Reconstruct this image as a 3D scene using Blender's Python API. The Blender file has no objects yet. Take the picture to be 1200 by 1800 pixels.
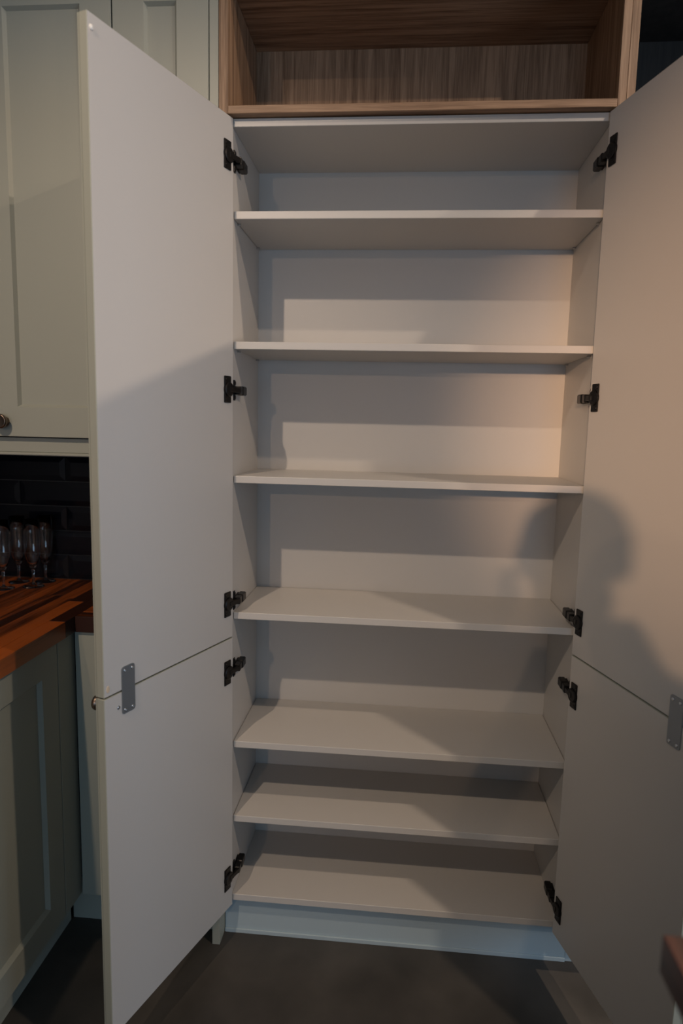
import bpy, bmesh, math, random
from mathutils import Vector, Matrix

random.seed(7)
scene = bpy.context.scene
C = scene.collection

# ------------------------------------------------------------------ camera
PITCH, YAW, ROLL = -0.131875, 0.08686, -0.022854
FPX = 1164.34
R = (Matrix.Rotation(YAW, 3, 'Z') @ Matrix.Rotation(PITCH, 3, 'X') @ Matrix.Rotation(ROLL, 3, 'Y'))
right, fwd, up = R.col[0], R.col[1], R.col[2]
cam_data = bpy.data.cameras.new('camera')
cam = bpy.data.objects.new('camera', cam_data)
C.objects.link(cam)
M = Matrix((right, up, -fwd)).transposed().to_4x4()
M.translation = Vector((0.41785, -1.62744, 1.41787))
cam.matrix_world = M
cam_data.sensor_fit = 'VERTICAL'
cam_data.sensor_height = 36.0
cam_data.sensor_width = 24.0
cam_data.lens = FPX / 1800.0 * 36.0
cam_data.clip_start = 0.02
cam_data.dof.use_dof = True
cam_data.dof.focus_distance = 1.62
cam_data.dof.aperture_fstop = 2.2
scene.camera = cam

# ------------------------------------------------------------------ world and exposure
world = bpy.data.worlds.new('world')
scene.world = world
world.use_nodes = True
bg = world.node_tree.nodes['Background']
bg.inputs['Color'].default_value = (0.50, 0.66, 0.92, 1)
bg.inputs['Strength'].default_value = 0.10
vs = scene.view_settings
vs.view_transform = 'Standard'
vs.look = 'None'
vs.gamma = 1.0
vs.use_curve_mapping = False
vs.exposure = 0.0

# room extents
XL, XR, YB, YF, ZC = -1.02, 3.40, 0.35, -7.20, 3.00
WY0, WY1, WZ0, WZ1 = -2.90, -0.60, 0.06, 2.05      # glazed door in the right wall

# daylight entering by the glazed door in the right wall
dl = bpy.data.lights.new('daylight', 'AREA')
dl.shape = 'RECTANGLE'
dl.size = WY1 - WY0 - 0.1
dl.size_y = WZ1 - WZ0 - 0.1
dl.energy = 33
dl.color = (0.47, 0.71, 1.0)
dlo = bpy.data.objects.new('daylight', dl)
C.objects.link(dlo)
dlo.location = (XR - 0.01, (WY0 + WY1) / 2, (WZ0 + WZ1) / 2)
dlo.rotation_euler = (math.radians(90), 0, math.radians(90))

# blue fill light in an added window of the unseen front wall
FX0, FX1, FZ0, FZ1 = -0.60, 2.40, 0.30, 2.00
dl2 = bpy.data.lights.new('front_fill', 'AREA')
dl2.shape = 'RECTANGLE'
dl2.size = FX1 - FX0 - 0.1
dl2.size_y = FZ1 - FZ0 - 0.1
dl2.energy = 50
dl2.color = (0.48, 0.72, 1.0)
dlo2 = bpy.data.objects.new('front_fill', dl2)
C.objects.link(dlo2)
dlo2.location = ((FX0 + FX1) / 2, YF + 0.01, (FZ0 + FZ1) / 2)
dlo2.rotation_euler = (math.radians(90), 0, 0)

WARM = (1.0, 0.66, 0.42)
DOWN = (1.0, 0.77, 0.58)
# ceiling downlights: x, y, watts
DOWNLIGHTS = [(2.43, -0.42, 42), (1.84, -1.40, 30)]
# adjustable spotlights: position, aim, watts, full cone angle, blend
SPOTS = [((-0.43, -5.80, 2.16), (1.24, -0.20, 1.47), 1150, 16.5, 1.0), ((-0.50, -2.12, 2.925), (-0.12, 0.00, 1.32), 108, 56, 1.0)]  # first one is added, its narrow beam shaped to warm the right door
PENDANT = (-0.66, -5.45, 2.34, 72)                # hanging lamp at the far end of the room: x, y, z, watts

# ------------------------------------------------------------------ materials
def mat(name, color, rough=0.5, metal=0.0, bump=None, noise=None, coat=0.0, spec=0.5):
    m = bpy.data.materials.new(name)
    m.use_nodes = True
    nt = m.node_tree
    b = nt.nodes['Principled BSDF']
    b.inputs['Base Color'].default_value = (*color, 1)
    b.inputs['Roughness'].default_value = rough
    b.inputs['Metallic'].default_value = metal
    b.inputs['Specular IOR Level'].default_value = spec
    b.inputs['Coat Weight'].default_value = coat
    if noise or bump:
        tc = nt.nodes.new('ShaderNodeTexCoord')
        geo = nt.nodes.new('ShaderNodeNewGeometry')
        if noise:
            sc, amt, c2 = noise
            n = nt.nodes.new('ShaderNodeTexNoise')
            n.inputs['Scale'].default_value = sc
            n.inputs['Detail'].default_value = 6
            nt.links.new(geo.outputs['Position'], n.inputs['Vector'])
            r = nt.nodes.new('ShaderNodeValToRGB')
            r.color_ramp.elements[0].position = 0.5 - amt
            r.color_ramp.elements[1].position = 0.5 + amt
            r.color_ramp.elements[0].color = (*color, 1)
            r.color_ramp.elements[1].color = (*c2, 1)
            nt.links.new(n.outputs['Fac'], r.inputs['Fac'])
            nt.links.new(r.outputs['Color'], b.inputs['Base Color'])
        if bump:
            sc, st = bump
            n = nt.nodes.new('ShaderNodeTexNoise')
            n.inputs['Scale'].default_value = sc
            n.inputs['Detail'].default_value = 3
            nt.links.new(geo.outputs['Position'], n.inputs['Vector'])
            bp = nt.nodes.new('ShaderNodeBump')
            bp.inputs['Strength'].default_value = st
            bp.inputs['Distance'].default_value = 0.002
            nt.links.new(n.outputs['Fac'], bp.inputs['Height'])
            nt.links.new(bp.outputs['Normal'], b.inputs['Normal'])
    return m

def wood(name, c_dark, c_light, axis, rough=0.5, scale=60.0, per_object=0.0, coat=0.0, stretch=0.05):
    m = bpy.data.materials.new(name)
    m.use_nodes = True
    nt = m.node_tree
    b = nt.nodes['Principled BSDF']
    b.inputs['Roughness'].default_value = rough
    b.inputs['Coat Weight'].default_value = coat
    b.inputs['Coat Roughness'].default_value = 0.25
    geo = nt.nodes.new('ShaderNodeNewGeometry')
    oi = nt.nodes.new('ShaderNodeObjectInfo')
    mp = nt.nodes.new('ShaderNodeMapping')
    s = [1.0, 1.0, 1.0]
    s['XYZ'.index(axis)] = stretch
    mp.inputs['Scale'].default_value = s
    add = nt.nodes.new('ShaderNodeVectorMath')
    add.operation = 'ADD'
    mul = nt.nodes.new('ShaderNodeMath')
    mul.operation = 'MULTIPLY'
    mul.inputs[1].default_value = 7.0
    nt.links.new(oi.outputs['Random'], mul.inputs[0])
    nt.links.new(geo.outputs['Position'], add.inputs[0])
    nt.links.new(mul.outputs[0], add.inputs[1])
    nt.links.new(add.outputs[0], mp.inputs['Vector'])
    n1 = nt.nodes.new('ShaderNodeTexNoise')
    n1.inputs['Scale'].default_value = scale
    n1.inputs['Detail'].default_value = 8
    n1.inputs['Distortion'].default_value = 0.6
    nt.links.new(mp.outputs[0], n1.inputs['Vector'])
    n2 = nt.nodes.new('ShaderNodeTexNoise')
    n2.inputs['Scale'].default_value = scale * 6
    n2.inputs['Detail'].default_value = 4
    nt.links.new(mp.outputs[0], n2.inputs['Vector'])
    ad = nt.nodes.new('ShaderNodeMath')
    ad.operation = 'MULTIPLY_ADD'
    ad.inputs[1].default_value = 0.45
    nt.links.new(n2.outputs['Fac'], ad.inputs[0])
    nt.links.new(n1.outputs['Fac'], ad.inputs[2])
    if per_object:
        ad2 = nt.nodes.new('ShaderNodeMath')
        ad2.operation = 'MULTIPLY_ADD'
        ad2.inputs[1].default_value = per_object
        nt.links.new(oi.outputs['Random'], ad2.inputs[0])
        nt.links.new(ad.outputs[0], ad2.inputs[2])
        sub = nt.nodes.new('ShaderNodeMath')
        sub.operation = 'SUBTRACT'
        sub.inputs[1].default_value = per_object * 0.5
        nt.links.new(ad2.outputs[0], sub.inputs[0])
        src = sub
    else:
        src = ad
    r = nt.nodes.new('ShaderNodeValToRGB')
    r.color_ramp.elements[0].position = 0.52
    r.color_ramp.elements[1].position = 0.92
    r.color_ramp.elements[0].color = (*c_dark, 1)
    r.color_ramp.elements[1].color = (*c_light, 1)
    nt.links.new(src.outputs[0], r.inputs['Fac'])
    nt.links.new(r.outputs['Color'], b.inputs['Base Color'])
    bp = nt.nodes.new('ShaderNodeBump')
    bp.inputs['Strength'].default_value = 0.15
    bp.inputs['Distance'].default_value = 0.001
    nt.links.new(ad.outputs[0], bp.inputs['Height'])
    nt.links.new(bp.outputs['Normal'], b.inputs['Normal'])
    return m

M_WHITE = mat('white_melamine', (0.54, 0.525, 0.50), 0.42, bump=(900, 0.06))
M_SAGE = mat('sage_paint', (0.34, 0.35, 0.295), 0.45, bump=(700, 0.05))
M_PLINTH = mat('plinth_daylit', (0.40, 0.50, 0.55), 0.5, bump=(500, 0.05))  # sage plinth with the blue of the daylight put into its colour
M_GAP = mat('dark_gap', (0.02, 0.02, 0.02), 0.8)
M_BLACK = mat('black_hinge_metal', (0.012, 0.011, 0.011), 0.38, 0.6)
M_BRONZE = mat('bronze', (0.20, 0.150, 0.115), 0.30, 1.0)
M_ZINC = mat('zinc_plate', (0.30, 0.33, 0.36), 0.42, 0.9, bump=(300, 0.05))
M_SCREW = mat('screw_metal', (0.62, 0.64, 0.66), 0.25, 1.0)
M_STAIN = mat('glue_stain', (0.62, 0.50, 0.36), 0.5)
M_DOT = mat('clear_bumper', (0.85, 0.83, 0.78), 0.2)
M_FLOOR = mat('floor_vinyl', (0.032, 0.029, 0.025), 0.55, bump=(60, 0.12), noise=(5.0, 0.22, (0.075, 0.068, 0.060)))
M_WALL = mat('wall_paint', (0.26, 0.26, 0.26), 0.8, bump=(200, 0.05))
M_CEIL = mat('ceiling_paint', (0.70, 0.69, 0.66), 0.85, bump=(200, 0.05))
M_TILE = mat('black_glazed_tile', (0.004, 0.005, 0.008), 0.18, bump=(25, 0.05), spec=0.30)
M_GROUT = mat('dark_grout', (0.085, 0.080, 0.072), 0.9, bump=(300, 0.2))
M_OAK_V = wood('oak_vertical', (0.15, 0.080, 0.040), (0.40, 0.255, 0.155), 'Z', 0.55, 75, stretch=0.035)
M_OAK_H = wood('oak_horizontal', (0.15, 0.080, 0.040), (0.40, 0.255, 0.155), 'X', 0.55, 75, stretch=0.035)
M_DARKWOOD = wood('charcoal_board', (0.010, 0.0095, 0.0085), (0.026, 0.024, 0.021), 'Z', 0.6, 40)
M_STAVE_Y = wood('iroko_stave_long', (0.030, 0.008, 0.003), (0.34, 0.080, 0.013), 'Y', 0.40, 30, 0.55, 0.08)
M_STAVE_X = wood('iroko_stave_cross', (0.030, 0.008, 0.003), (0.34, 0.080, 0.013), 'X', 0.40, 30, 0.55, 0.08)
M_ISLAND = wood('island_stave', (0.030, 0.010, 0.008), (0.11, 0.036, 0.026), 'Y', 0.35, 30, 0.4, 0.2)
M_FRAME = mat('window_frame_paint', (0.75, 0.75, 0.74), 0.4)

def glass_mat(name, rough=0.0):
    m = bpy.data.materials.new(name)
    m.use_nodes = True
    b = m.node_tree.nodes['Principled BSDF']
    b.inputs['Base Color'].default_value = (1, 1, 1, 1)
    b.inputs['Roughness'].default_value = rough
    b.inputs['IOR'].default_value = 1.47
    b.inputs['Transmission Weight'].default_value = 1.0
    return m
M_GLASS = glass_mat('clear_glass')

def emis(name, color, strength):
    m = bpy.data.materials.new(name)
    m.use_nodes = True
    b = m.node_tree.nodes['Principled BSDF']
    b.inputs['Base Color'].default_value = (*color, 1)
    b.inputs['Emission Color'].default_value = (*color, 1)
    b.inputs['Emission Strength'].default_value = strength
    return m
M_LAMP = emis('lamp_disc', WARM, 20)

# ------------------------------------------------------------------ mesh helpers
def link_mesh(name, me, m, parent=None, loc=(0, 0, 0)):
    o = bpy.data.objects.new(name, me)
    C.objects.link(o)
    if m is not None and not me.materials:
        me.materials.append(m)
    o.location = loc
    if parent is not None:
        o.parent = parent
    return o

def world_loc(o):
    v = Vector(o.location)
    while o.parent is not None:
        o = o.parent
        v += Vector(o.location)
    return v

def finish(name, bm, m, parent=None, smooth=False, base=False):
    """bm is in world coordinates; origin goes to the centre (or base) of its bounds"""
    bmesh.ops.recalc_face_normals(bm, faces=bm.faces[:])
    lo = Vector((min(v.co[i] for v in bm.verts) for i in range(3)))
    hi = Vector((max(v.co[i] for v in bm.verts) for i in range(3)))
    c = (lo + hi) / 2
    if base:
        c.z = lo.z
    bmesh.ops.translate(bm, verts=bm.verts[:], vec=-c)
    me = bpy.data.meshes.new(name)
    bm.to_mesh(me)
    bm.free()
    if smooth:
        for p in me.polygons:
            p.use_smooth = True
    loc = c - (world_loc(parent) if parent else Vector((0, 0, 0)))
    return link_mesh(name, me, m, parent, loc)

def add_box(bm, x0, x1, y0, y1, z0, z1, bev=0.0, seg=1):
    r = bmesh.ops.create_cube(bm, size=1.0)
    vs_ = r['verts']
    for v in vs_:
        v.co = Vector((x0 + (v.co.x + .5) * (x1 - x0), y0 + (v.co.y + .5) * (y1 - y0), z0 + (v.co.z + .5) * (z1 - z0)))
    if bev:
        es = list({e for v in vs_ for e in v.link_edges})
        bmesh.ops.bevel(bm, geom=es, offset=bev, segments=seg, affect='EDGES', profile=0.5)
    return bm

def box(name, x0, x1, y0, y1, z0, z1, m, parent=None, bev=0.0008, seg=1):
    bm = bmesh.new()
    add_box(bm, x0, x1, y0, y1, z0, z1, bev, seg)
    return finish(name, bm, m, parent)

def obox(bm, o, ex, ey, ez, a0, a1, b0, b1, c0, c1, bev=0.0):
    """box in a local frame (o; ex, ey, ez)"""
    tmp = bmesh.new()
    add_box(tmp, a0, a1, b0, b1, c0, c1, bev)
    me = bpy.data.meshes.new('tmp')
    for v in tmp.verts:
        v.co = o + ex * v.co.x + ey * v.co.y + ez * v.co.z
    tmp.to_mesh(me)
    tmp.free()
    bm.from_mesh(me)
    bpy.data.meshes.remove(me)

def lathe(bm, prof, n=32, o=Vector((0, 0, 0)), ax=Vector((0, 0, 1)), u=None):
    """profile [(r, h)...] revolved about the axis ax at o; ends with r = 0 are closed"""
    ax = ax.normalized()
    if u is None:
        u = ax.orthogonal().normalized()
    w = ax.cross(u)
    rings = []
    for r, h in prof:
        if r < 1e-7:
            rings.append([bm.verts.new(o + ax * h)])
        else:
            rings.append([bm.verts.new(o + ax * h + (u * math.cos(2 * math.pi * i / n) + w * math.sin(2 * math.pi * i / n)) * r) for i in range(n)])
    for a, b in zip(rings, rings[1:]):
        for i in range(n):
            j = (i + 1) % n
            if len(a) == 1 and len(b) == 1:
                continue
            if len(a) == 1:
                bm.faces.new((a[0], b[i], b[j]))
            elif len(b) == 1:
                bm.faces.new((a[i], a[j], b[0]))
            else:
                bm.faces.new((a[i], a[j], b[j], b[i]))

def thing(name, label, cat, loc=(0, 0, 0), group=None):
    o = bpy.data.objects.new(name, None)
    C.objects.link(o)
    o.empty_display_size = 0.05
    o.location = loc
    o['label'] = label
    o['category'] = cat
    if group:
        o['group'] = group
    return o

def tag(o, label, cat, group=None):
    o['label'] = label
    o['category'] = cat
    if group:
        o['group'] = group
    return o

def struct(o):
    o['kind'] = 'structure'
    return o

V = Vector
EX, EY, EZ = V((1, 0, 0)), V((0, 1, 0)), V((0, 0, 1))

# ------------------------------------------------------------------ the room
struct(box('floor', XL, XR, YF, YB, -0.06, 0.0, M_FLOOR, bev=0))
struct(box('ceiling', XL, XR, YF, YB, ZC, ZC + 0.06, M_CEIL, bev=0))
wall_back = struct(box('wall_back', XL - 0.08, XR + 0.08, YB, YB + 0.08, -0.06, ZC + 0.06, M_GROUT, bev=0))
struct(box('wall_left', XL - 0.08, XL, YF, YB, -0.06, ZC + 0.06, M_WALL, bev=0))
bm = bmesh.new()
add_box(bm, XL - 0.08, FX0, YF - 0.08, YF, -0.06, ZC + 0.06)
add_box(bm, FX1, XR + 0.08, YF - 0.08, YF, -0.06, ZC + 0.06)
add_box(bm, FX0, FX1, YF - 0.08, YF, -0.06, FZ0)
add_box(bm, FX0, FX1, YF - 0.08, YF, FZ1, ZC + 0.06)
struct(finish('wall_front', bm, M_WALL))
bm = bmesh.new()
for (a, b, c, d) in ((FX0, FX1, FZ0, FZ0 + 0.05), (FX0, FX1, FZ1 - 0.05, FZ1), (FX0, FX0 + 0.05, FZ0 + 0.05, FZ1 - 0.05),
                     (FX1 - 0.05, FX1, FZ0 + 0.05, FZ1 - 0.05), (0.875, 0.925, FZ0 + 0.05, FZ1 - 0.05)):
    add_box(bm, a, b, YF - 0.07, YF - 0.02, c, d, 0.003)
win2 = struct(finish('added_window', bm, M_FRAME))  # unseen window, added to frame the blue fill light
for a, b in ((FX0 + 0.05, 0.875), (0.925, FX1 - 0.05)):
    box('pane', a, b, YF - 0.046, YF - 0.04, FZ0 + 0.05, FZ1 - 0.05, M_GLASS, win2, bev=0)
bm = bmesh.new()
add_box(bm, XR, XR + 0.08, YF, WY0, -0.06, ZC + 0.06)
add_box(bm, XR, XR + 0.08, WY1, YB, -0.06, ZC + 0.06)
add_box(bm, XR, XR + 0.08, WY0, WY1, -0.06, WZ0)
add_box(bm, XR, XR + 0.08, WY0, WY1, WZ1, ZC + 0.06)
struct(finish('wall_right', bm, M_WALL))
bm = bmesh.new()
fw = 0.05
ym = (WY0 + WY1) / 2
for (a, b, c, d) in ((WY0, WY1, WZ0, WZ0 + fw), (WY0, WY1, WZ1 - fw, WZ1), (WY0, WY0 + fw, WZ0 + fw, WZ1 - fw),
                     (WY1 - fw, WY1, WZ0 + fw, WZ1 - fw), (ym - fw / 2, ym + fw / 2, WZ0 + fw, WZ1 - fw)):
    add_box(bm, XR + 0.02, XR + 0.07, a, b, c, d, 0.003)
win = struct(finish('window_1', bm, M_FRAME))
for a, b in ((WY0 + fw, ym - fw / 2), (ym + fw / 2, WY1 - fw)):
    box('pane', XR + 0.04, XR + 0.046, a, b, WZ0 + fw, WZ1 - fw, M_GLASS, win, bev=0)

# bevelled tiles of the splashback, each a piece of the back wall
ZW = 0.910                        # worktop surface
TW, TH, TG = 0.298, 0.0755, 0.002
def tile_mesh(w):
    bm = bmesh.new()
    h, d, bv = TH, 0.0068, 0.017
    y0, y1, y2 = 0.0, -0.004, -d
    def ring(ins, y):
        return [bm.verts.new((x, y, z)) for x, z in ((-w/2+ins, -h/2+ins), (w/2-ins, -h/2+ins), (w/2-ins, h/2-ins), (-w/2+ins, h/2-ins))]
    a, b, c = ring(0, y0), ring(0, y1), ring(bv, y2)
    for p, q in ((a, b), (b, c)):
        for i in range(4):
            bm.faces.new((p[i], p[(i+1) % 4], q[(i+1) % 4], q[i]))
    bm.faces.new(c[::-1])
    bm.faces.new(a)
    bmesh.ops.recalc_face_normals(bm, faces=bm.faces[:])
    me = bpy.data.meshes.new('tile')
    bm.to_mesh(me)
    bm.free()
    return me
tcache = {}
wl = world_loc(wall_back)
rows = 7
for r in range(rows):
    z = ZW + 0.002 + TH / 2 + r * (TH + TG)
    # vertical joints seen at x = -0.618 on odd rows and half a tile over on even ones
    off = -0.6175 if r % 2 == 0 else -0.6175 - 0.150
    edges = sorted({XL} | {x for x in [off + k * (TW + TG) for k in range(-3, 5)] if XL + 0.02 < x < -0.072} | {-0.052})
    for a, b in zip(edges, edges[1:]):
        w = round(b - a - TG, 4)
        if w not in tcache:
            tcache[w] = tile_mesh(w)
        link_mesh('tile', tcache[w], M_TILE, wall_back, V(((a + b) / 2, YB - 0.0005, z)) - wl)

# ------------------------------------------------------------------ tall pantry cupboard
W = 0.864
DEP = 0.291
T = 0.018
ZS = [2.1207, 1.9172, 1.6128, 1.2828, 0.9292, 0.5764, 0.3640, 0.1384]
ZD_T, ZD_S, ZD_B = 2.1185, 0.868, 0.1140
pantry = thing('pantry_cupboard', 'tall white pantry cupboard standing wide open with empty shelves', 'cupboard', (W / 2, 0.15, 0))
box('side_panel', -T, 0, 0, DEP + 0.008, ZS[7] - T, ZS[0], M_WHITE, pantry)
box('side_panel', W, W + T, 0, DEP + 0.008, ZS[7] - T, ZS[0], M_WHITE, pantry)
box('back_panel', 0, W, DEP, DEP + 0.008, ZS[7] - T, ZS[0], M_WHITE, pantry, bev=0)
box('top_panel', 0, W, 0, DEP, ZS[0] - T, ZS[0], M_WHITE, pantry)
box('bottom_panel', 0, W, 0, DEP, ZS[7] - T, ZS[7], M_WHITE, pantry)
for z in ZS[1:7]:
    box('shelf', 0.0012, W - 0.0012, 0.008, DEP - 0.001, z - T, z, M_WHITE, pantry, bev=0.0012, seg=2)
    for x, s in ((0.0, 1), (W, -1)):
        for y in (0.045, 0.262):
            bm = bmesh.new()
            lathe(bm, [(0, 0), (0.0026, 0), (0.0026, 0.009), (0, 0.009)], 10, V((x, y, z - T - 0.0028)), EX * s)
            finish('shelf_pin', bm, M_SCREW, pantry)
pl = box('plinth', -0.027, W + T + 0.02, 0.030, 0.046, 0.004, ZS[7] - T - 0.001, M_PLINTH, pantry)
box('plinth_seal', -0.027, W + T + 0.02, 0.026, 0.030, 0.0, 0.012, M_PLINTH, pl)

# door frames: origin, direction along the door, outward normal of the inner face
def door_frame(side):
    if side == 'L':
        a = math.radians(19.89)
        return V((0.0029, -0.0079, 0)), V((-math.sin(a), -math.cos(a), 0)), V((math.cos(a), -math.sin(a), 0))
    a = math.radians(15.99)
    return V((0.8541, -0.0084, 0)), V((math.sin(a), -math.cos(a), 0)), V((-math.cos(a), -math.sin(a), 0))

def door_slab(side, width, z0, z1):
    o, e, n = door_frame(side)
    bm = bmesh.new()
    obox(bm, o, e, n, EZ, 0, width, -0.019, 0.0, z0, z1, 0.0012)
    ob = finish('door', bm, None, pantry)
    me = ob.data
    me.materials.append(M_WHITE)
    me.materials.append(M_SAGE)
    for p in me.polygons:                       # white melamine inside, sage paint on the outside and the edges
        p.material_index = 0 if p.normal.dot(n) > 0.9 else 1
    # raised shaker frame on the outer face
    bm = bmesh.new()
    st = 0.085
    for (a0, a1, c0, c1) in ((0, st, z0, z1), (width - st, width, z0, z1), (st, width - st, z0, z0 + st), (st, width - st, z1 - st, z1)):
        obox(bm, o, e, n, EZ, a0 + 0.0005, a1 - 0.0005, -0.0225, -0.019, c0 + 0.0005, c1 - 0.0005)
    finish('face_frame', bm, M_SAGE, ob)
    return ob

hinge_mesh = {}
def hinge(side, zc, door):
    o, e, n = door_frame(side)
    s = 1 if side == 'L' else -1
    xs = 0.0 if side == 'L' else W                 # inner face of the cabinet side
    key = side
    if key not in hinge_mesh:
        bm = bmesh.new()
        # cup flange screwed on the door
        obox(bm, o, e, n, EZ, 0.0115, 0.0385, 0.0, 0.0035, -0.032, 0.032, 0.0015)
        # round cup rim with its raised centre
        lathe(bm, [(0, 0.0), (0.0175, 0.0), (0.0175, 0.0055), (0.015, 0.007), (0, 0.007)], 28, o + e * 0.0215, n)
        # arm knuckle leaving the cup
        p0 = o + e * 0.020 + n * 0.005
        p1 = V((xs + s * 0.0135, 0.004, 0))
        d = (p1 - p0)
        L = d.length
        d.normalize()
        q = EZ.cross(d)
        obox(bm, p0, d, q, EZ, -0.002, L + 0.008, -0.0032, 0.0032, -0.0062, 0.0062, 0.001)
        # hinge arm body with a cover, running back along the cabinet side
        f = lambda x: xs + s * x
        def bx(x0, x1, y0, y1, z0, z1, bev=0.0):
            a, b = sorted((f(x0), f(x1)))
            add_box(bm, a, b, y0, y1, z0, z1, bev)
        bx(0.003, 0.0185, 0.006, 0.030, -0.0095, 0.0095, 0.0015)
        bx(0.003, 0.0205, 0.0312, 0.066, -0.0110, 0.0110, 0.0025)
        bx(0.006, 0.0165, 0.028, 0.034, -0.008, 0.008)
        # winged mounting plate on the cabinet side
        bx(0.0, 0.003, 0.004, 0.058, -0.010, 0.010)
        for z_ in (1, -1):
            bx(0.0, 0.0032, 0.005, 0.017, z_ * 0.0165 - 0.0085, z_ * 0.0165 + 0.0085, 0.001)
            lathe(bm, [(0, 0), (0.005, 0), (0.005, 0.0042), (0.003, 0.0052), (0, 0.0052)], 16, V((xs, 0.011, z_ * 0.0175)), EX * s)
        bmesh.ops.recalc_face_normals(bm, faces=bm.faces[:])
        me = bpy.data.meshes.new('hinge')
        bm.to_mesh(me)
        bm.free()
        hinge_mesh[key] = me
    h = link_mesh('hinge', hinge_mesh[key], M_BLACK, door, V((0, 0, zc)) - world_loc(door))
    # two screws of the flange
    for dz in (-0.024, 0.024):
        bm = bmesh.new()
        lathe(bm, [(0, 0.0034), (0.0036, 0.0034), (0.003, 0.0046), (0, 0.0046)], 12, o + e * 0.0315 + EZ * (zc + dz), n)
        finish('hinge_screw', bm, M_BLACK, door)
    return h

def knob_on(parent, pos, axis, r=0.0165, m=None):
    bm = bmesh.new()
    lathe(bm, [(0, 0), (r * .62, 0), (r * .62, 0.003), (r * .42, 0.006), (r * .40, 0.012), (r * .62, 0.016), (r * .98, 0.020),
               (r, 0.024), (r * .95, 0.0275), (r * .80, 0.029), (r * .76, 0.0282), (0, 0.0285)], 32, pos, axis)
    return finish('knob', bm, m or M_BRONZE, parent, smooth=True)

def join_plate(side, door, z0, z1):
    o, e, n = door_frame(side)
    a0, a1 = 0.360, 0.397
    bm = bmesh.new()
    pts = []
    rr = 0.006
    for cx, cz, t0 in ((a1 - rr, z1 - rr, 0), (a0 + rr, z1 - rr, 90), (a0 + rr, z0 + rr, 180), (a1 - rr, z0 + rr, 270)):
        for k in range(5):
            t = math.radians(t0 + k * 22.5)
            pts.append((cx + rr * math.cos(t), cz + rr * math.sin(t)))
    lo = [bm.verts.new(o + e * x + EZ * z) for x, z in pts]
    hi = [bm.verts.new(o + e * x + EZ * z + n * 0.0022) for x, z in pts]
    bm.faces.new(lo)
    bm.faces.new(hi)
    for i in range(len(pts)):
        j = (i + 1) % len(pts)
        bm.faces.new((lo[i], lo[j], hi[j], hi[i]))
    finish('joining_plate', bm, M_ZINC, door)
    for a in (a0 + 0.008, a1 - 0.008):
        for z in (z0 + 0.008, z1 - 0.008):
            bm = bmesh.new()
            lathe(bm, [(0, 0.002), (0.0038, 0.002), (0.0032, 0.0034), (0.0018, 0.0040), (0.0012, 0.0034), (0, 0.0034)], 14, o + e * a + EZ * z, n)
            finish('screw', bm, M_SCREW, door, smooth=True)

WD = 0.4445
for side in 'LR':
    o, e, n = door_frame(side)
    ud = door_slab(side, WD, ZD_S + 0.0015, ZD_T)
    ld = door_slab(side, WD, ZD_B, ZD_S - 0.0015)
    hz = (2.030, 1.495, 0.960, 0.780, 0.205) if side == 'L' else (2.029, 1.491, 0.956, 0.771, 0.195)
    for z in hz[:3]:
        hinge(side, z, ud)
    for z in hz[3:]:
        hinge(side, z, ld)
    join_plate(side, ld, 0.8180, 0.9180)
    knob_on(ld, o + e * (WD - 0.030) - n * 0.0225 + EZ * 0.842, -n)
    if side == 'L':
        bm = bmesh.new()
        lathe(bm, [(0, 0), (0.0042, 0), (0.0036, 0.0016), (0.0015, 0.0022), (0, 0.0014)], 14, o + e * 0.4066 + EZ * 0.8366, n)
        finish('screw', bm, M_SCREW, ld, smooth=True)
        bm = bmesh.new()
        lathe(bm, [(0, 0), (0.0055, 0), (0.0045, 0.0018), (0, 0.0028)], 16, o + e * 0.4345 + EZ * 2.094, n)
        finish('bumper_dot', bm, M_DOT, ud, smooth=True)
        bm = bmesh.new()
        lathe(bm, [(0, 0), (0.0045, 0), (0.0040, 0.0006), (0, 0.0008)], 14, o + e * 0.4335 + EZ * 0.8850, n)
        gs = finish('glue_mark', bm, M_STAIN, ud)
        gs.scale = (1, 1, 1.7)

# sage end panel reaching the floor at the left of the tall units
ep = box('end_panel', -0.0495, -0.0285, -0.022, YB - 0.001, 0.0, 2.62, M_SAGE)
tag(ep, 'narrow sage end panel between the wall cupboards and the oak unit', 'panel')

# ------------------------------------------------------------------ oak open unit over the pantry
oak = thing('open_oak_unit', 'open oak shelf unit above the white pantry cupboard', 'shelf unit', (W / 2, 0.13, 2.1225))
ZO0, ZO1 = 2.1225, 2.410
box('side_panel', -0.0275, -0.006, -0.022, 0.30, ZO0, ZO1 + 0.018, M_OAK_V, oak)
box('side_panel', 0.8645, 0.8825, -0.022, 0.30, ZO0, ZO1 + 0.018, M_OAK_V, oak)
box('base_board', -0.006, 0.8645, -0.022, 0.29, ZO0, ZO0 + 0.0175, M_OAK_H, oak)
box('top_board', -0.006, 0.8645, -0.022, 0.29, ZO1, ZO1 + 0.018, M_OAK_H, oak)
box('back_panel', -0.006, 0.8645, 0.282, 0.29, ZO0 + 0.0175, ZO1, M_OAK_V, oak, bev=0)

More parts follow.
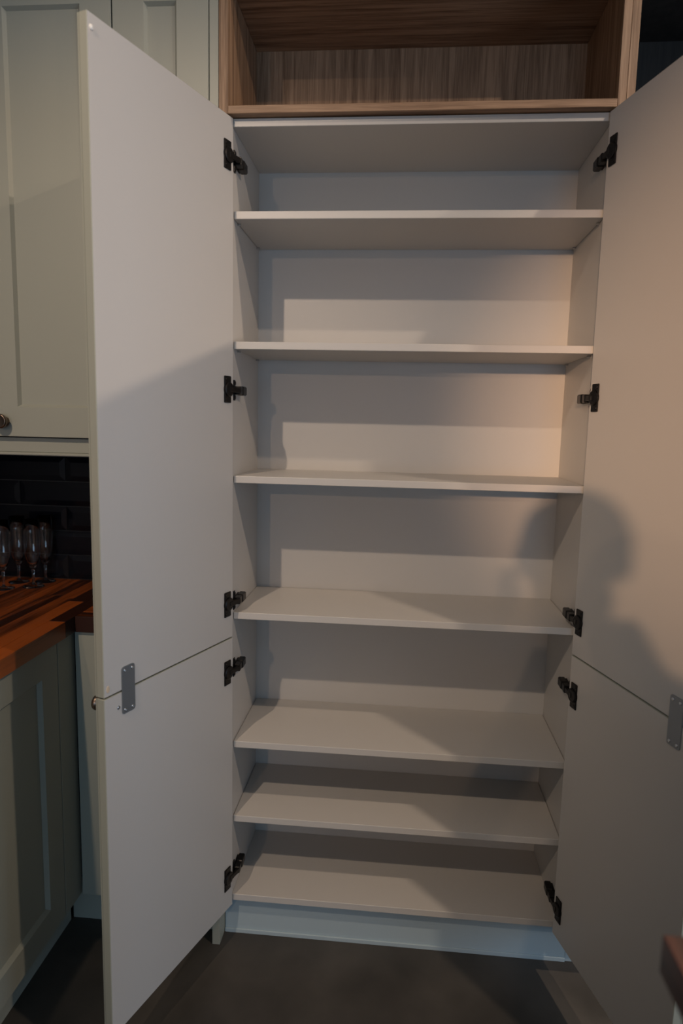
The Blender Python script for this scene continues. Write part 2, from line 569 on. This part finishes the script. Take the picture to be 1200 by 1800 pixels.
# ------------------------------------------------------------------ neighbour on the right: dark open unit over a closed cupboard
nb = thing('open_dark_unit', 'dark open shelf unit at the upper right corner with an oak front edge', 'shelf unit', (1.18, 0.13, 2.1225))
box('side_panel', 0.8830, 0.9010, -0.022, 0.30, ZO0, ZO1 + 0.018, M_OAK_V, nb)
box('side_panel', 1.460, 1.478, -0.022, 0.30, ZO0, ZO1 + 0.018, M_OAK_V, nb)
box('base_board', 0.9010, 1.460, -0.022, 0.29, ZO0, ZO0 + 0.0175, M_DARKWOOD, nb)
box('top_board', 0.9010, 1.460, -0.022, 0.29, ZO1, ZO1 + 0.018, M_DARKWOOD, nb)
box('back_panel', 0.9010, 1.460, 0.282, 0.29, ZO0 + 0.0175, ZO1, M_DARKWOOD, nb, bev=0)

# shaker door: frame with a recessed panel and chamfered inner edge
def shaker(name, parent, o, ex, ez, n, w, h, st, m=M_SAGE, th=0.022, rec=0.009, chf=0.0065):
    """o = lower corner on the front plane, n = front normal"""
    bm = bmesh.new()
    def pt(a, c, d):
        return bm.verts.new(o + ex * a + ez * c + n * d)
    def ring(ins, d):
        return [pt(ins, ins, d), pt(w - ins, ins, d), pt(w - ins, h - ins, d), pt(ins, h - ins, d)]
    r0, r1, r2, r3, r4 = ring(0.0, -th), ring(0.0, -0.0012), ring(0.0012, 0), ring(st, 0), ring(st + chf, -rec)
    for p, q in ((r0, r1), (r1, r2), (r2, r3), (r3, r4)):
        for i in range(4):
            bm.faces.new((p[i], p[(i+1) % 4], q[(i+1) % 4], q[i]))
    r5 = ring(st + chf, -th)
    for i in range(4):
        bm.faces.new((r4[i], r4[(i+1) % 4], r5[(i+1) % 4], r5[i]))
        bm.faces.new((r5[i], r5[(i+1) % 4], r0[(i+1) % 4], r0[i]))
    d = finish(name, bm, m, parent)
    bm = bmesh.new()
    obox(bm, o, ex, ez, n, st + chf - 0.0005, w - st - chf + 0.0005, st + chf - 0.0005, h - st - chf + 0.0005, -th + 0.002, -rec)
    finish('panel', bm, m, d)
    return d

tc = thing('tall_cupboard', 'closed sage cupboard behind the open right pantry door', 'cupboard', (1.18, 0.15, 0))
box('body', 0.8835, 1.478, 0.0, 0.30, 0.120, 2.1205, M_WHITE, tc)
for z0, z1 in ((0.1140, 0.8665), (0.8695, 2.1185)):
    for x0 in (0.8845, 1.1825):
        d_ = shaker('door', tc, V((x0, -0.022, z0)), EX, EZ, -EY, 0.2945, z1 - z0, 0.075, th=0.021)
box('plinth', 0.9025, 1.478, 0.030, 0.046, 0.0, 0.1185, M_PLINTH, tc)

# ------------------------------------------------------------------ wall cupboards on the left
ZWB, ZWT = 1.368, 2.440
wcs = []
for (x0, x1, lab, kx) in ((-0.278, -0.0515, 'narrow sage wall cupboard beside the oak unit', None),
                          (-0.619, -0.281, 'sage wall cupboard with a bronze knob above the glasses', -0.579),
                          (-1.018, -0.622, 'sage wall cupboard in the corner at the left picture edge', None)):
    wc = thing('wall_cupboard', lab, 'cupboard', ((x0 + x1) / 2, 0.16, ZWB), 'sage wall cupboards')
    box('body', x0 - 0.0005, x1 + 0.0005, 0.0, YB - 0.012, ZWB + 0.004, ZWT, M_SAGE, wc)
    dr = shaker('door', wc, V((x0, -0.022, ZWB)), EX, EZ, -EY, x1 - x0, ZWT - ZWB, 0.0745, th=0.0215)
    if kx is not None:
        knob_on(dr, V((kx, -0.022, 1.406)), -EY, 0.0185)
# light pelmet under them
pm = thing('pelmet', 'sage pelmet strip running under the wall cupboards', 'pelmet', (-0.53, -0.01, 1.32))
box('board', XL + 0.002, -0.0505, -0.004, 0.014, 1.329, 1.3655, M_SAGE, pm)
box('lip', XL + 0.002, -0.0505, -0.009, 0.014, 1.3205, 1.3285, M_SAGE, pm, bev=0.002)

# ------------------------------------------------------------------ base cupboards
ZU = 0.868
XD = -0.420                       # front plane of the left run
bc = thing('base_cupboard', 'sage base cupboard of the left run under the wooden worktop', 'cupboard', (-0.72, -0.5, 0))
box('body', XL + 0.002, XD - 0.023, -2.2, -0.0005, 0.118, ZU - 0.001, M_SAGE, bc)
box('corner_post', XD - 0.022, XD, -0.0995, -0.0125, 0.115, ZU - 0.002, M_SAGE, bc)
for y1 in (-0.102, -0.555, -1.008):
    d_ = shaker('door', bc, V((XD, y1, 0.115)), -EY, EZ, EX, 0.450, ZU - 0.115 - 0.003, 0.0725, th=0.0215, rec=0.010, chf=0.008)
    if y1 < -0.3:
        knob_on(d_, V((XD, y1 - 0.03, 0.80)), EX)
box('plinth', XD - 0.068, XD - 0.052, -2.2, 0.020, 0.0, 0.116, M_SAGE, bc)

bb = thing('base_cupboard', 'sage base cupboard of the back run beside the open pantry door', 'cupboard', (-0.23, 0.16, 0))
box('body', XD + 0.001, -0.0500, 0.0, YB - 0.012, 0.118, ZU - 0.001, M_SAGE, bb)
box('filler_strip', XD + 0.006, -0.352, -0.022, -0.0005, 0.1165, ZU - 0.002, M_SAGE, bb)
dd = shaker('door', bb, V((-0.3495, -0.022, 0.1165)), EX, EZ, -EY, 0.2975, ZU - 0.1165 - 0.002, 0.072, th=0.0215)
knob_on(dd, V((-0.085, -0.022, 0.80)), -EY)
box('plinth', XD - 0.050, -0.0500, 0.030, 0.046, 0.0, 0.1165, M_SAGE, bb)

# ------------------------------------------------------------------ wooden worktop of glued staves
wt = thing('worktop', 'reddish brown wooden worktop running into the corner', 'worktop', (-0.72, -0.4, ZU))
XF = -0.406
random.seed(11)
nst = 14
sw = (XF - (XL + 0.002)) / nst
for i in range(nst):
    x0 = XL + 0.002 + i * sw
    y = YB - 0.002
    first = True
    while y > -2.2:
        L = random.uniform(0.28, 0.62) if not first else random.uniform(0.15, 0.5)
        if i == nst - 1 and first:
            L = 0.43
        first = False
        y0 = max(y - L, -2.2)
        box('stave', x0 + 0.0002, x0 + sw - 0.0002, y0 + 0.0002, y - 0.0002, ZU, ZW, M_STAVE_Y, wt, bev=0.0006)
        y = y0
nst2 = 9
sw2 = (YB - 0.002 + 0.034) / nst2
for i in range(nst2):
    y0 = -0.034 + i * sw2
    x = XF
    while x < -0.0505:
        x1 = min(x + random.uniform(0.18, 0.42), -0.0505)
        if -0.0505 - x1 < 0.05:
            x1 = -0.0505
        yb = y0 + sw2
        box('stave', x + 0.0002, x1 - 0.0002, y0 + 0.0002, yb - 0.0002, ZU, ZW, M_STAVE_X, wt, bev=0.0006)
        x = x1

# ------------------------------------------------------------------ champagne flutes on the worktop
def flute_parts():
    out = {}
    bm = bmesh.new()
    lathe(bm, [(0, 0.0), (0.0300, 0.0), (0.0305, 0.0012), (0.028, 0.0022), (0.012, 0.0045), (0.0045, 0.0085), (0, 0.0085)], 40)
    out['foot'] = bm
    bm = bmesh.new()
    lathe(bm, [(0, 0.0085), (0.0045, 0.0085), (0.0036, 0.014), (0.0034, 0.035), (0.0042, 0.048), (0.0060, 0.055), (0, 0.055)], 24)
    out['stem'] = bm
    bm = bmesh.new()
    outer = [(0, 0.055), (0.0060, 0.055), (0.0105, 0.064), (0.0165, 0.080), (0.0215, 0.098), (0.0240, 0.118), (0.0243, 0.140), (0.0235, 0.170), (0.0222, 0.205)]
    inner = [(0.0214, 0.2052), (0.0226, 0.170), (0.0234, 0.140), (0.0231, 0.118), (0.0206, 0.098), (0.0156, 0.080), (0.0090, 0.066), (0, 0.0625)]
    lathe(bm, outer + inner, 40)
    out['bowl'] = bm
    me = {}
    for k, b in out.items():
        bmesh.ops.recalc_face_normals(b, faces=b.faces[:])
        m_ = bpy.data.meshes.new(k)
        b.to_mesh(m_)
        b.free()
        for p in m_.polygons:
            p.use_smooth = True
        m_.materials.append(M_GLASS)
        me[k] = m_
    return me
FL = flute_parts()
for (x, y, lab) in ((-0.744, 0.200, 'clear champagne flute at the left picture edge, front row'),
                    (-0.747, 0.285, 'clear champagne flute in the back row, left one'),
                    (-0.674, 0.240, 'clear champagne flute at the front right of the group'),
                    (-0.672, 0.305, 'clear champagne flute nearest the tiles, rightmost of the group')):
    t_ = thing('champagne_flute', lab, 'glass', (x, y, ZW + 0.0002), 'champagne flutes on the worktop')
    for k in ('foot', 'stem', 'bowl'):
        link_mesh(k, FL[k], None, t_)

# ------------------------------------------------------------------ island corner in the foreground
isl = thing('kitchen_island', 'dark red wooden island corner, blurred in the lower right foreground', 'island', (1.12, -1.8, 0))
IX0, IX1, IY0, IY1 = 0.700, 1.55, -2.6, -0.987
n_i = 12
swi = (IX1 - IX0) / n_i
for i in range(n_i):
    box('stave', IX0 + i * swi, IX0 + (i + 1) * swi - 0.0004, IY0, IY1, ZU, ZW, M_ISLAND, isl, bev=0.0012, seg=2)
box('body', IX0 + 0.045, IX1 - 0.045, IY0 + 0.045, IY1 - 0.045, 0.115, ZU - 0.0005, M_SAGE, isl)
box('plinth', IX0 + 0.095, IX1 - 0.095, IY0 + 0.095, IY1 - 0.095, 0.0, 0.1145, M_PLINTH, isl)

# ------------------------------------------------------------------ ceiling downlights
where = {0: 'nearest the glazed door', 1: 'over the island end'}
for i, (x, y, wts) in enumerate(DOWNLIGHTS):
    t_ = thing('ceiling_downlight', 'round warm ceiling downlight ' + where[i], 'downlight', (x, y, ZC), 'ceiling downlights')
    bm = bmesh.new()
    lathe(bm, [(0.034, 0.0), (0.045, 0.0), (0.045, -0.004), (0.043, -0.006), (0.036, -0.006), (0.034, -0.003), (0.034, 0.0)], 32, V((x, y, ZC)))
    finish('trim_ring', bm, M_FRAME, t_)
    bm = bmesh.new()
    lathe(bm, [(0, -0.001), (0.033, -0.001), (0.033, -0.0025), (0, -0.0025)], 32, V((x, y, ZC)))
    finish('lamp_lens', bm, M_LAMP, t_)
    li = bpy.data.lights.new('downlight_beam', 'AREA')
    li.shape = 'DISK'
    li.size = 0.07
    li.energy = wts
    li.color = DOWN
    lo_ = bpy.data.objects.new('downlight_beam', li)
    C.objects.link(lo_)
    lo_.location = (0, 0, -0.012)
    lo_.parent = t_

# ------------------------------------------------------------------ adjustable spotlights
for i, ((x, y, zl), aim, wts, cone, bl) in enumerate(SPOTS):
    t_ = thing('ceiling_spotlight', ('added narrow spotlight on a long rod turned to the right pantry door', 'short ceiling spotlight turned to the left pantry shelves')[i],
               'spotlight', (x, y, ZC), 'ceiling spotlights')
    bm = bmesh.new()
    lathe(bm, [(0, 0), (0.040, 0), (0.040, -0.012), (0.008, -0.016), (0.006, zl - ZC + 0.015), (0, zl - ZC + 0.015)], 24, V((x, y, ZC)))
    finish('mount', bm, M_FRAME, t_)
    o_ = V((x, y, zl))
    ax = (V(aim) - o_).normalized()
    bm = bmesh.new()
    lathe(bm, [(0, -0.045), (0.022, -0.045), (0.027, -0.038), (0.027, 0.045), (0.024, 0.045), (0.023, 0.030), (0, 0.030)], 28, o_, ax)
    finish('lamp_head', bm, M_FRAME, t_)
    bm = bmesh.new()
    lathe(bm, [(0, 0.0305), (0.022, 0.0305), (0.022, 0.033), (0, 0.033)], 24, o_, ax)
    finish('lamp_lens', bm, M_LAMP, t_)
    li = bpy.data.lights.new('spot_beam', 'SPOT')
    li.energy = wts
    li.color = DOWN if i else (1.0, 0.60, 0.35)
    li.spot_size = math.radians(cone)
    li.spot_blend = bl
    li.shadow_soft_size = 0.022 if i else 0.05
    lo_ = bpy.data.objects.new('spot_beam', li)
    C.objects.link(lo_)
    lo_.location = o_ + ax * 0.06 - V((x, y, ZC))
    lo_.rotation_euler = (-ax).to_track_quat('Z', 'Y').to_euler()
    lo_.parent = t_

# ------------------------------------------------------------------ pendant lamp at the far end of the room
px, py, pz, pw = PENDANT
t_ = thing('pendant_lamp', 'hanging lamp with a dark metal shade at the far end of the room', 'lamp', (px, py, ZC))
bm = bmesh.new()
lathe(bm, [(0, 0), (0.05, 0), (0.05, -0.02), (0.006, -0.026), (0.003, -0.03), (0.003, pz + 0.168 - ZC), (0, pz + 0.168 - ZC)], 20, V((px, py, ZC)))
finish('cord', bm, M_BLACK, t_)
bm = bmesh.new()
lathe(bm, [(0, 0.17), (0.03, 0.17), (0.035, 0.13), (0.075, 0.100), (0.13, 0.045), (0.15, -0.002), (0.147, -0.003), (0.128, 0.042), (0.073, 0.096), (0.030, 0.12), (0, 0.12)], 32, V((px, py, pz)))
finish('lamp_shade', bm, M_BLACK, t_, smooth=True)
bm = bmesh.new()
lathe(bm, [(0, 0.12), (0.012, 0.118), (0.014, 0.095), (0.026, 0.075), (0.030, 0.060), (0.024, 0.045), (0, 0.036)], 24, V((px, py, pz)))
bulb = finish('bulb', bm, M_LAMP, t_, smooth=True)
li = bpy.data.lights.new('pendant_light', 'POINT')
li.shadow_soft_size = 0.028
li.energy = pw
li.color = WARM
lo_ = bpy.data.objects.new('pendant_light', li)
C.objects.link(lo_)
lo_.location = (0, 0, pz - ZC)
lo_.parent = t_

# ------------------------------------------------------------------ the photographer, who shades the lower right of the cupboard
M_SKIN = mat('skin', (0.50, 0.30, 0.22), 0.5)
M_KNIT = mat('dark_knit', (0.05, 0.055, 0.07), 0.85, bump=(400, 0.3))
M_JEANS = mat('jeans', (0.04, 0.06, 0.11), 0.8, bump=(600, 0.2))
M_HAIR = mat('brown_hair', (0.05, 0.03, 0.02), 0.5)
M_SHOE = mat('shoe', (0.03, 0.03, 0.03), 0.5)
PX, PY = 0.430, -1.93
def skin_mesh(chains, name):
    """chains: list of [(point, radius_x, radius_y)], a point equal to an earlier one is shared"""
    verts, rad, edges, idx, roots = [], [], [], {}, []
    for ch in chains:
        prev = None
        for k, (p, rx, ry) in enumerate(ch):
            key = tuple(round(c, 4) for c in p)
            if key not in idx:
                idx[key] = len(verts)
                verts.append(p)
                rad.append((rx, ry))
                if k == 0:
                    roots.append(idx[key])
            i = idx[key]
            if prev is not None:
                edges.append((prev, i))
            prev = i
    me = bpy.data.meshes.new(name)
    me.from_pydata(verts, edges, [])
    ob = bpy.data.objects.new(name, me)
    C.objects.link(ob)
    md = ob.modifiers.new('skin', 'SKIN')
    md.use_smooth_shade = True
    sv = me.skin_vertices[0].data
    for i, (rx, ry) in enumerate(rad):
        sv[i].radius = (rx, ry)
        sv[i].use_root = i in roots
    ob.modifiers.new('sub', 'SUBSURF').levels = 2
    dg = bpy.context.evaluated_depsgraph_get()
    out = bpy.data.meshes.new_from_object(ob.evaluated_get(dg))
    bpy.data.objects.remove(ob)
    return out
ch = [[((PX, PY, .86), .145, .105), ((PX, PY, 1.00), .125, .095), ((PX, PY + .01, 1.16), .145, .105), ((PX, PY + .02, 1.275), .10, .075),
       ((PX, PY + .045, 1.335), .052, .052), ((PX, PY + .085, 1.395), .062, .070), ((PX, PY + .09, 1.455), .075, .088), ((PX, PY + .085, 1.515), .062, .075)]]
for s in (-1, 1):
    ch.append([((PX, PY + .02, 1.275), .10, .075), ((PX + s * .165, PY + .02, 1.255), .058, .058), ((PX + s * .245, PY + .08, 1.045), .043, .043),
               ((PX + s * .125, PY + .175, 1.290), .029, .029), ((PX + s * .098, PY + .200, 1.345), .024, .034)])
    ch.append([((PX, PY, .86), .145, .105), ((PX + s * .09, PY, .78), .088, .092), ((PX + s * .10, PY + .02, .46), .058, .060),
               ((PX + s * .10, PY - .02, .095), .040, .042), ((PX + s * .11, PY + .12, .038), .042, .034)])
    for k in range(4):                                   # fingers folded round the front of the camera grip
        z = 1.395 - k * .017
        ln = (.90, 1.0, .95, .78)[k]
        a = V((PX + s * .094, PY + .205, 1.352 + (1.5 - k) * .010))
        ch.append([(tuple(a), .009, .009), ((PX + s * .084, PY + .205 + .028 * ln, z), .0085, .0085),
                   ((PX + s * .066, PY + .205 + .044 * ln, z), .0080, .0080), ((PX + s * .046, PY + .205 + .046 * ln, z - .002), .0070, .0070)])
    ch.append([((PX + s * .090, PY + .196, 1.338), .010, .010), ((PX + s * .072, PY + .182, 1.352), .0095, .0095), ((PX + s * .052, PY + .178, 1.372), .0085, .0085)])
me = skin_mesh(ch, 'person')
for m_ in (M_SKIN, M_KNIT, M_JEANS, M_SHOE):
    me.materials.append(m_)
for p in me.polygons:
    c = p.center
    hand = c.y > PY + .165 and c.z > 1.25 and c.z < 1.42 and abs(c.x - PX) < .16
    p.material_index = 0 if (hand or c.z > 1.325) else (1 if c.z > .86 else (2 if c.z > .10 else 3))
me.transform(Matrix.Translation((-PX, -PY, 0)))
person = bpy.data.objects.new('person', me)
C.objects.link(person)
person.location = (PX, PY, 0)
tag(person, 'person in dark jumper and jeans taking the photograph with a camera raised', 'person')
dzmin = min(v.co.z for v in me.vertices)
person.location.z = -dzmin
bm = bmesh.new()
bmesh.ops.create_uvsphere(bm, u_segments=20, v_segments=12, radius=1.0)
for v in bm.verts:
    c = v.co.copy()
    v.co = V((PX + c.x * .083, PY + .070 + c.y * .098, 1.470 + c.z * .092))
    if c.y > .35 and c.z < .45:
        v.co.y = min(v.co.y, PY + .10)
finish('hair', bm, M_HAIR, person, smooth=True)
hy = PY + .09 + .085
for s in (-1, 1):
    bm = bmesh.new()
    bmesh.ops.create_uvsphere(bm, u_segments=10, v_segments=8, radius=.011)
    bmesh.ops.translate(bm, verts=bm.verts[:], vec=V((PX + s * .030, hy - .004, 1.452)))
    finish('eye', bm, M_WHITE, person, smooth=True)
    bm = bmesh.new()
    bmesh.ops.create_uvsphere(bm, u_segments=10, v_segments=8, radius=.028)
    for v in bm.verts:
        v.co = V((PX + s * .080 + v.co.x * .35, PY + .085 + v.co.y * .65, 1.44 + v.co.z))
    finish('ear', bm, M_SKIN, person, smooth=True)
pc = thing('photo_camera', 'black camera held up in both hands of the photographer', 'camera', (0.425, -1.705, 1.37))
box('body', 0.382, 0.468, -1.728, -1.690, 1.372, 1.445, M_BLACK, pc, bev=0.008, seg=2)
bm = bmesh.new()
lathe(bm, [(0, 0), (0.033, 0), (0.033, 0.020), (0.036, 0.024), (0.036, 0.032), (0.030, 0.034), (0, 0.030)], 28, V((0.421, -1.692, 1.408)), EY)
finish('lens', bm, M_BLACK, pc, smooth=True)
box('viewfinder', 0.405, 0.445, -1.725, -1.700, 1.445, 1.462, M_BLACK, pc, bev=0.005)
